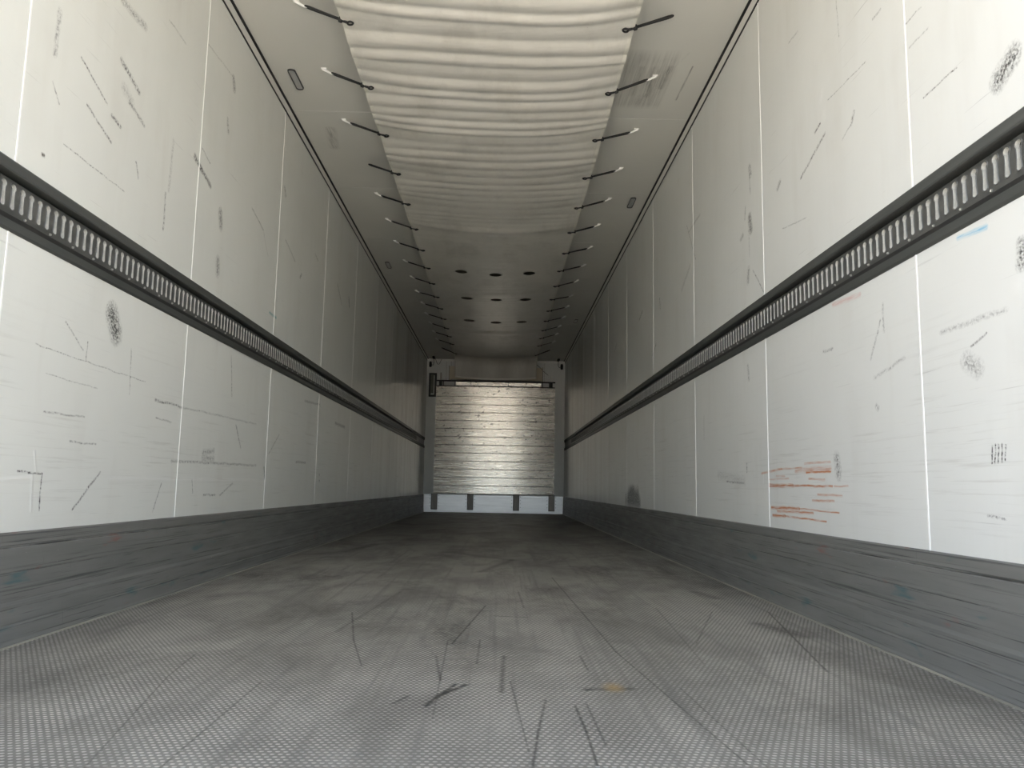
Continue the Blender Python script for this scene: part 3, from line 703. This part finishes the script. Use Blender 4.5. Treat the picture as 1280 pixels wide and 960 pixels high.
bar = empty('guard_bar', (0, PFX+.016, 2.255))
tag(bar, 'thin black guard bar over pale metal strips across the top of the aluminium panel', 'bar')
MB().box(-1.055, 1.055, -.030, -.004, .034, .056, .004).build('crossbar', MAT['black'], bar)
MB().box(-1.05, 1.05, -.018, .016, -.0518, -.038, .002).build('lower_bar', MAT['black'], bar)
for x0, x1 in ((-.70, -.33), (-.32, .22), (.23, .80)):
    MB().box(x0, x1, -.022, .006, -.036, .032, .003).build('pale_strip', MAT['alu'], bar)
for x, mt, zt in ((-.975, 'post', .19), (.985, 'palegrey', .165)):
    u = MB().tube([(x, -.012, .055), (x, -.012, zt)], .013, 10).build('upright', MAT[mt], bar)
    MB().box(x-.026, x+.022, -.034, .014, -.045, .033, .004).build('bracket', MAT['black'], bar)
for x in (-.93, -.72, .03, .83, .95):
    MB().box(x-.008, x+.008, -.014, .014, -.04, .034, .001).build('tie', MAT['lampframe'], bar)

win = empty('framed_slot', (-1.119, D-.004, 2.227))
tag(win, 'narrow upright black-framed slot on the front wall left of the aluminium panel', 'frame')
fr = MB()
for x0, x1, z0, z1 in ((-.068, -.04, -.212, .212), (.034, .068, -.212, .212), (-.04, .034, .186, .212), (-.04, .034, -.212, -.184)):
    fr.box(x0, x1, -.03, .003, z0, z1, .003)
fr.build('frame', MAT['black'], win)
MB().box(-.04, .034, -.014, .003, -.184, .186).build('pane', MAT['olive'], win)
il = MB(); il.box(.018, .028, -.022, -.014, -.17, .17, .001).box(-.03, .018, -.022, -.014, -.17, -.155, .001); il.build('inner_edge', MAT['palegrey'], win)

def sensor(sgn, label):
    t = empty('temperature_sensor', (sgn*1.17, D-.02, 2.60))
    tag(t, label, 'sensor', 'black cabled sensors in the upper front corners')
    MB().tube([(0, -.002, -.055), (0, -.005, -.045), (0, -.006, .03), (0, -.004, .045)], [.012, .024, .024, .012], 10).build('sensor_head', MAT['black'], t, smooth=True)
    pts = []
    for k in range(13):
        a = k/12
        pts.append((-sgn*(.02 + .055*math.sin(a*PI*.5) ), -.012 - .30*max(0, a-.35)**1.2, -.02 + .012*math.cos(a*PI) - .02*math.sin(a*PI) + .115*a*a))
    MB().tube(pts, .0045, 6).build('cable', MAT['black'], t, smooth=True)
    ex, ey, ez = pts[-1]
    pl = MB().tube([(ex, ey+.05, ez-.004), (ex, ey+.03, ez), (ex, ey-.09, ez), (ex-sgn*.006, ey-.12, ez)], [.014, .024, .024, .014], 10).build('plug', MAT['black'], t, smooth=True)
    if sgn < 0:
        lp = [(ex + .02 + .10*k/10, ey+.02 + .15*k/10, ez - .10*math.sin(PI*k/10)) for k in range(11)]
        MB().tube(lp, .0035, 6).build('cable', MAT['black'], t, smooth=True)
sensor(-1, 'black sensor with looped cable in the upper left corner of the front wall')
sensor(1, 'black sensor with short cable in the upper right corner of the front wall')
wire = MB().tube([(.70, D-.058, 2.64), (.80, D-.056, 2.55), (.86, D-.03, 2.49), (.93, D-.005, 2.44)], .004, 6).build('wire', MAT['lampframe'])
tag(wire, 'thin slanting grey wire on the front wall right of the hanging canvas', 'wire')

# ------------------------------------------------------------------ ceiling lamps
def lamp(x, y, label):
    t = empty('ceiling_lamp', (x, y, H))
    tag(t, label, 'lamp', 'small recessed ceiling lamps')
    hw, hl = .022, .112
    def rr(hw, hl, r, z):
        p = []
        for cx, cy, a0 in ((hw-r, hl-r, 0), (-hw+r, hl-r, 90), (-hw+r, -hl+r, 180), (hw-r, -hl+r, 270)):
            for k in range(5):
                a = math.radians(a0 + 22.5*k); p.append((cx+r*math.cos(a), cy+r*math.sin(a), z))
        return p
    A, B, Cc = rr(hw, hl, .018, 0.001), rr(hw-.001, hl-.001, .0175, -.008), rr(hw-.0045, hl-.005, .014, -.008)
    E = rr(hw-.0055, hl-.006, .013, -.003)
    n = len(A); v = A+B+Cc+E; f = []
    for q in range(3):
        for k in range(n): f.append((q*n+k, q*n+(k+1) % n, (q+1)*n+(k+1) % n, (q+1)*n+k))
    MB().add(v, f).build('lamp_frame', MAT['lampframe'], t)
    mb = MB().add(rr(hw-.0055, hl-.006, .013, -.004), [tuple(range(n))])
    for yy in (-.6, 0, .6): mb.box(-.0012, .0012, yy*.1-.025, yy*.1+.025, -.0055, -.004)
    mb.build('lens', MAT['lens'], t)
lamp(-1.091, 4.244, 'unlit oval ceiling lamp nearest the camera on the left, between wall and canvas')
lamp(1.096, 6.06, 'unlit oval ceiling lamp nearest the camera on the right, between wall and canvas')
lamp(-1.091, 8.02, 'unlit ceiling lamp far down the left side of the ceiling')
lamp(1.089, 10.60, 'unlit ceiling lamp far down the right side of the ceiling')

# ------------------------------------------------------------------ canvas air duct
EY = [3.525 + .6095*k for k in range(15)] + [12.95]
HOLES = [(-.327, 7.775), (.015, 7.835), (.354, 7.79), (-.317, 8.885), (.020, 8.897), (.354, 8.898), (-.337, 10.15), (.010, 10.21), (.345, 10.176)]
HR = [.060]*3 + [.064]*3 + [.070]*3
CE, CHW = 2.617, .690
SB = 13.02                                               # where the canvas turns down to the outlet
rf = random.Random(3)
fold_y = [1.6]
while fold_y[-1] < 13.6: fold_y.append(fold_y[-1] + rf.uniform(.085, .150))
fold_a = [rf.uniform(.35, 1.25) for _ in fold_y]
fold_t = [rf.uniform(-.02, .02) for _ in fold_y]
import bisect
def fold(y):
    i = max(0, min(len(fold_y)-2, bisect.bisect_right(fold_y, y)-1))
    a, b = fold_y[i], fold_y[i+1]
    u = (y-a)/(b-a)
    return fold_a[i]*math.sqrt(max(0, math.sin(PI*max(0, min(1, u))))**2.0 + .0)
def canvas_point(x, s):
    """x across, s along; returns the world point"""
    e = abs(x)/CHW
    near = math.exp(-((s-3.2)/2.1)**2) if s > 3.2 else 1.0
    A = .0022 + .0150*near
    k = min(range(len(EY)), key=lambda i: abs(EY[i]-s))
    dy = s-EY[k]
    # folds gather towards the eyelets
    pull = max(0, e-.55)/.45
    yy = s + dy*(-.30)*pull*math.exp(-(dy/.22)**2) + .05*math.sin(x*2.1+s*1.3)*0.5
    sag = .050*(1-e**2.4)
    z = CE - sag - A*fold(yy + .018*math.sin(x*4+s*.7))*(1-.45*max(0, e-.7)/.3)
    z -= .012*(1-math.exp(-(dy/.17)**2))*pull              # edge droops between the cords
    z += .010*math.sin(s*1.9+1.0)*(1-e*e)*.6
    y = s
    for sc, dp, wd in ((10.80, .022, .11), (12.15, .018, .16), (6.35, .016, .10), (8.55, .012, .12)):      # slack loops across the duct
        z -= dp*math.exp(-((s-sc-.10*(1-e*e))/wd)**2)*(1-e**3)
    if s > 12.3:
        z -= .022*math.sin(min(1, (s-12.3)/.7)*PI)*(1-e**2)
    if s > SB:
        q = s-SB; r = .16; th = min(1.30, q/r)
        rest = q - th*r
        dyy = r*math.sin(th) + rest*math.cos(th); dz = r*(1-math.cos(th)) + rest*math.sin(th)
        y = SB + dyy; z = z - dz
        x = x*(1 - .02*min(1, q/.4))
    return x, y, z
canvas = None
def build_canvas():
    global canvas
    nx = 92
    ys = []; s = 1.7
    while s < 13.48:
        ys.append(s); s += .0145 if s < 6.5 else (.0145 if any(abs(s-h[1]) < .11 for h in HOLES) else .026)
    xs = [-CHW + 2*CHW*i/nx for i in range(nx+1)]
    idx = {}; v = []; f = []
    hc = .5*2*CHW/nx*1.3
    for j, s in enumerate(ys):
        for i, x in enumerate(xs):
            px, ps = x, s; ok = True
            for (hx, hy), r in zip(HOLES, HR):
                if abs(x-hx) < .1 and abs(s-hy) < .1:
                    d = math.hypot(x-hx, s-hy)
                    if d < r-hc: ok = False
                    elif d < r+hc:
                        px, ps = hx+(x-hx)*r/d, hy+(s-hy)*r/d
            if ok:
                idx[(i, j)] = len(v); v.append(canvas_point(px, ps))
    for j in range(len(ys)-1):
        for i in range(nx):
            q = [(i, j), (i+1, j), (i+1, j+1), (i, j+1)]
            q = [idx[t] for t in q if t in idx]
            if len(q) >= 3:
                f.append(tuple(q[::-1]))
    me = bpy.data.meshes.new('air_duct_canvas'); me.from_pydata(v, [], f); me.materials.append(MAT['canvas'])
    me.polygons.foreach_set('use_smooth', [True]*len(me.polygons)); me.update()
    canvas = link('air_duct_canvas', me)
    tag(canvas, 'long folded off-white canvas air duct hung under the middle of the ceiling', 'canvas')
    sd = canvas.modifiers.new('cloth', 'SOLIDIFY'); sd.thickness = .0012; sd.offset = 1
    # unseen upper sheet, added to keep light out so that the holes look dark
    mb = MB(); uy = [1.7 + .12*k for k in range(95)]; uy = [q for q in uy if q < 13.0]; ux = [-CHW+.004 + 2*(CHW-.004)*i/16 for i in range(17)]
    for s in uy:
        for x in ux:
            p = canvas_point(x, s); mb.v.append((p[0], p[1], min(H-.012, CE + .002 + .045*(1-(x/CHW)**4))))
    mb.f = [(j*17+i, j*17+i+1, j*17+i+18, j*17+i+17) for j in range(len(uy)-1) for i in range(16)]
    mb.build('added_light_block', MAT['duct_inside'], canvas, smooth=True)
    # folded hems along both long edges
    for sgn in (-1, 1):
        mb = MB(); vv = []; ff = []; c = 0
        for j, s in enumerate(ys):
            for q, (xx, dz) in enumerate(((CHW-.026, -.0002), (CHW-.024, -.0008), (CHW+.002, -.0022), (CHW+.002, .001))):
                x, y, z = canvas_point(sgn*min(xx, CHW), s)
                vv.append((x + (sgn*(xx-CHW) if xx > CHW else 0), y, z+dz))
        for j in range(len(ys)-1):
            for q in range(3): ff.append((j*4+q, j*4+q+1, j*4+q+5, j*4+q+4))
        mb.add(vv, ff); mb.build('hem', MAT['hem'], canvas)
    # bottom hem of the hanging end
    mb = MB(); vv = []; ff = []
    for i, x in enumerate(xs):
        a = canvas_point(x, ys[-1]); b = canvas_point(x, ys[-1]-.03)
        vv += [(a[0], a[1]-.003, a[2]), (b[0], b[1]-.003, b[2])]
    for i in range(nx): ff.append((2*i, 2*i+1, 2*i+3, 2*i+2))
    mb.add(vv, ff); mb.build('hem', MAT['hem'], canvas)
build_canvas()
# black-lipped eyelets in the canvas edge
ring = MB()
ring.tube([(.0135*math.cos(2*PI*k/14), .0135*math.sin(2*PI*k/14), 0) for k in range(14)], .0046, 6, closed=True)
ring_me = ring.mesh('eyelet', MAT['black'], True)

# ------------------------------------------------------------------ elastic cords
ORD = ['first', 'second', 'third', 'fourth', 'fifth', 'sixth', 'seventh', 'eighth', 'ninth', 'tenth', 'eleventh', 'twelfth', 'thirteenth', 'fourteenth', 'fifteenth', 'sixteenth']
OUT_DY = {-1: [-.012, -.008, -.012, .016, .016, .004, .009, .027, .043, .064, .049, .039, .028, .04, .035, -.12],
          1: [-.011, -.022, .025, .031, .018, .025, .052, .049, .062, .123, .081, .088, .07, .04, .06, -.12]}
def cord(sgn, k):
    y = EY[k]
    xi, xo = .650, .865 + rf.uniform(-.006, .008)
    ix, iy, iz = canvas_point(sgn*xi, y)
    t = empty('elastic_cord', (sgn*xo, y, H-.02))
    yo = OUT_DY[sgn][k]
    side = 'left' if sgn < 0 else 'right'
    hook = not ((sgn < 0 and k == 3) or (sgn > 0 and k == 0) or k == 15)
    if k == 0: d = 'nearest the camera, on the %s edge of the ceiling canvas' % side
    elif k == 15: d = 'farthest, spread open, on the %s edge of the ceiling canvas' % side
    else: d = '%s from the camera on the %s edge of the ceiling canvas' % (ORD[k], side)
    tag(t, 'black elastic cord ' + d, 'cord', 'elastic cords along the %s edge of the canvas' % side)
    # local frame: outer end at (0, yo, 0)
    o = Vector((0, yo, -.004)); e = Vector((sgn*(xi-xo), iy-y, iz-(H-.02)))
    e = Vector((ix - sgn*xo, iy - y, iz - (H-.02) - .006))
    dirv = (e-o).normalized(); L = (e-o).length
    sidev = Vector((0, 1, 0))
    knot = o + dirv*(L-.048)
    sp = .0075 if k != 15 else .035
    st = MB()
    for s_ in (-1, 1):
        pts = [o + dirv*.012*0 + sidev*s_*sp*.55, o + dirv*.02 + sidev*s_*sp, o + dirv*(L*.45) + sidev*s_*sp*.62, knot + sidev*s_*.003]
        st.tube(pts, .0052, 6)
    lp = [o + sidev*sp*.55*math.cos(a) - dirv*(sp*.55*math.sin(a)) for a in [PI*q/6 for q in range(7)]]
    st.tube(lp, .0044, 6)
    st.build('strand', MAT['black'], t, smooth=True)
    MB().tube([knot - dirv*.010, knot - dirv*.006, knot + dirv*.006, knot + dirv*.012], [.008, .0145, .0145, .008], 8).build('toggle', MAT['black'], t, smooth=True)
    MB().tube([knot + dirv*.010, e - dirv*.010], .0080, 6).build('neck', MAT['black'], t, smooth=True)
    ring_o = link('eyelet', ring_me, t, e)
    ring_o.rotation_euler = (0, sgn*.12, 0)
    if hook:
        b = MB()
        b.tube([(-sgn*.006, yo, .001), (-sgn*.004, yo, -.006), (sgn*.008, yo, -.004), (sgn*.030, yo-.004, .006), (sgn*.052, yo-.008, .0145)], [.004, .0048, .0055, .0062, .0062], 7)
        b.box(sgn*.030, sgn*.060, yo-.016, yo+.002, .0145, .021, .002)
        b.build('ceiling_hook', MAT['bead'], t, smooth=False)
for sgn in (-1, 1):
    for k in range(16): cord(sgn, k)
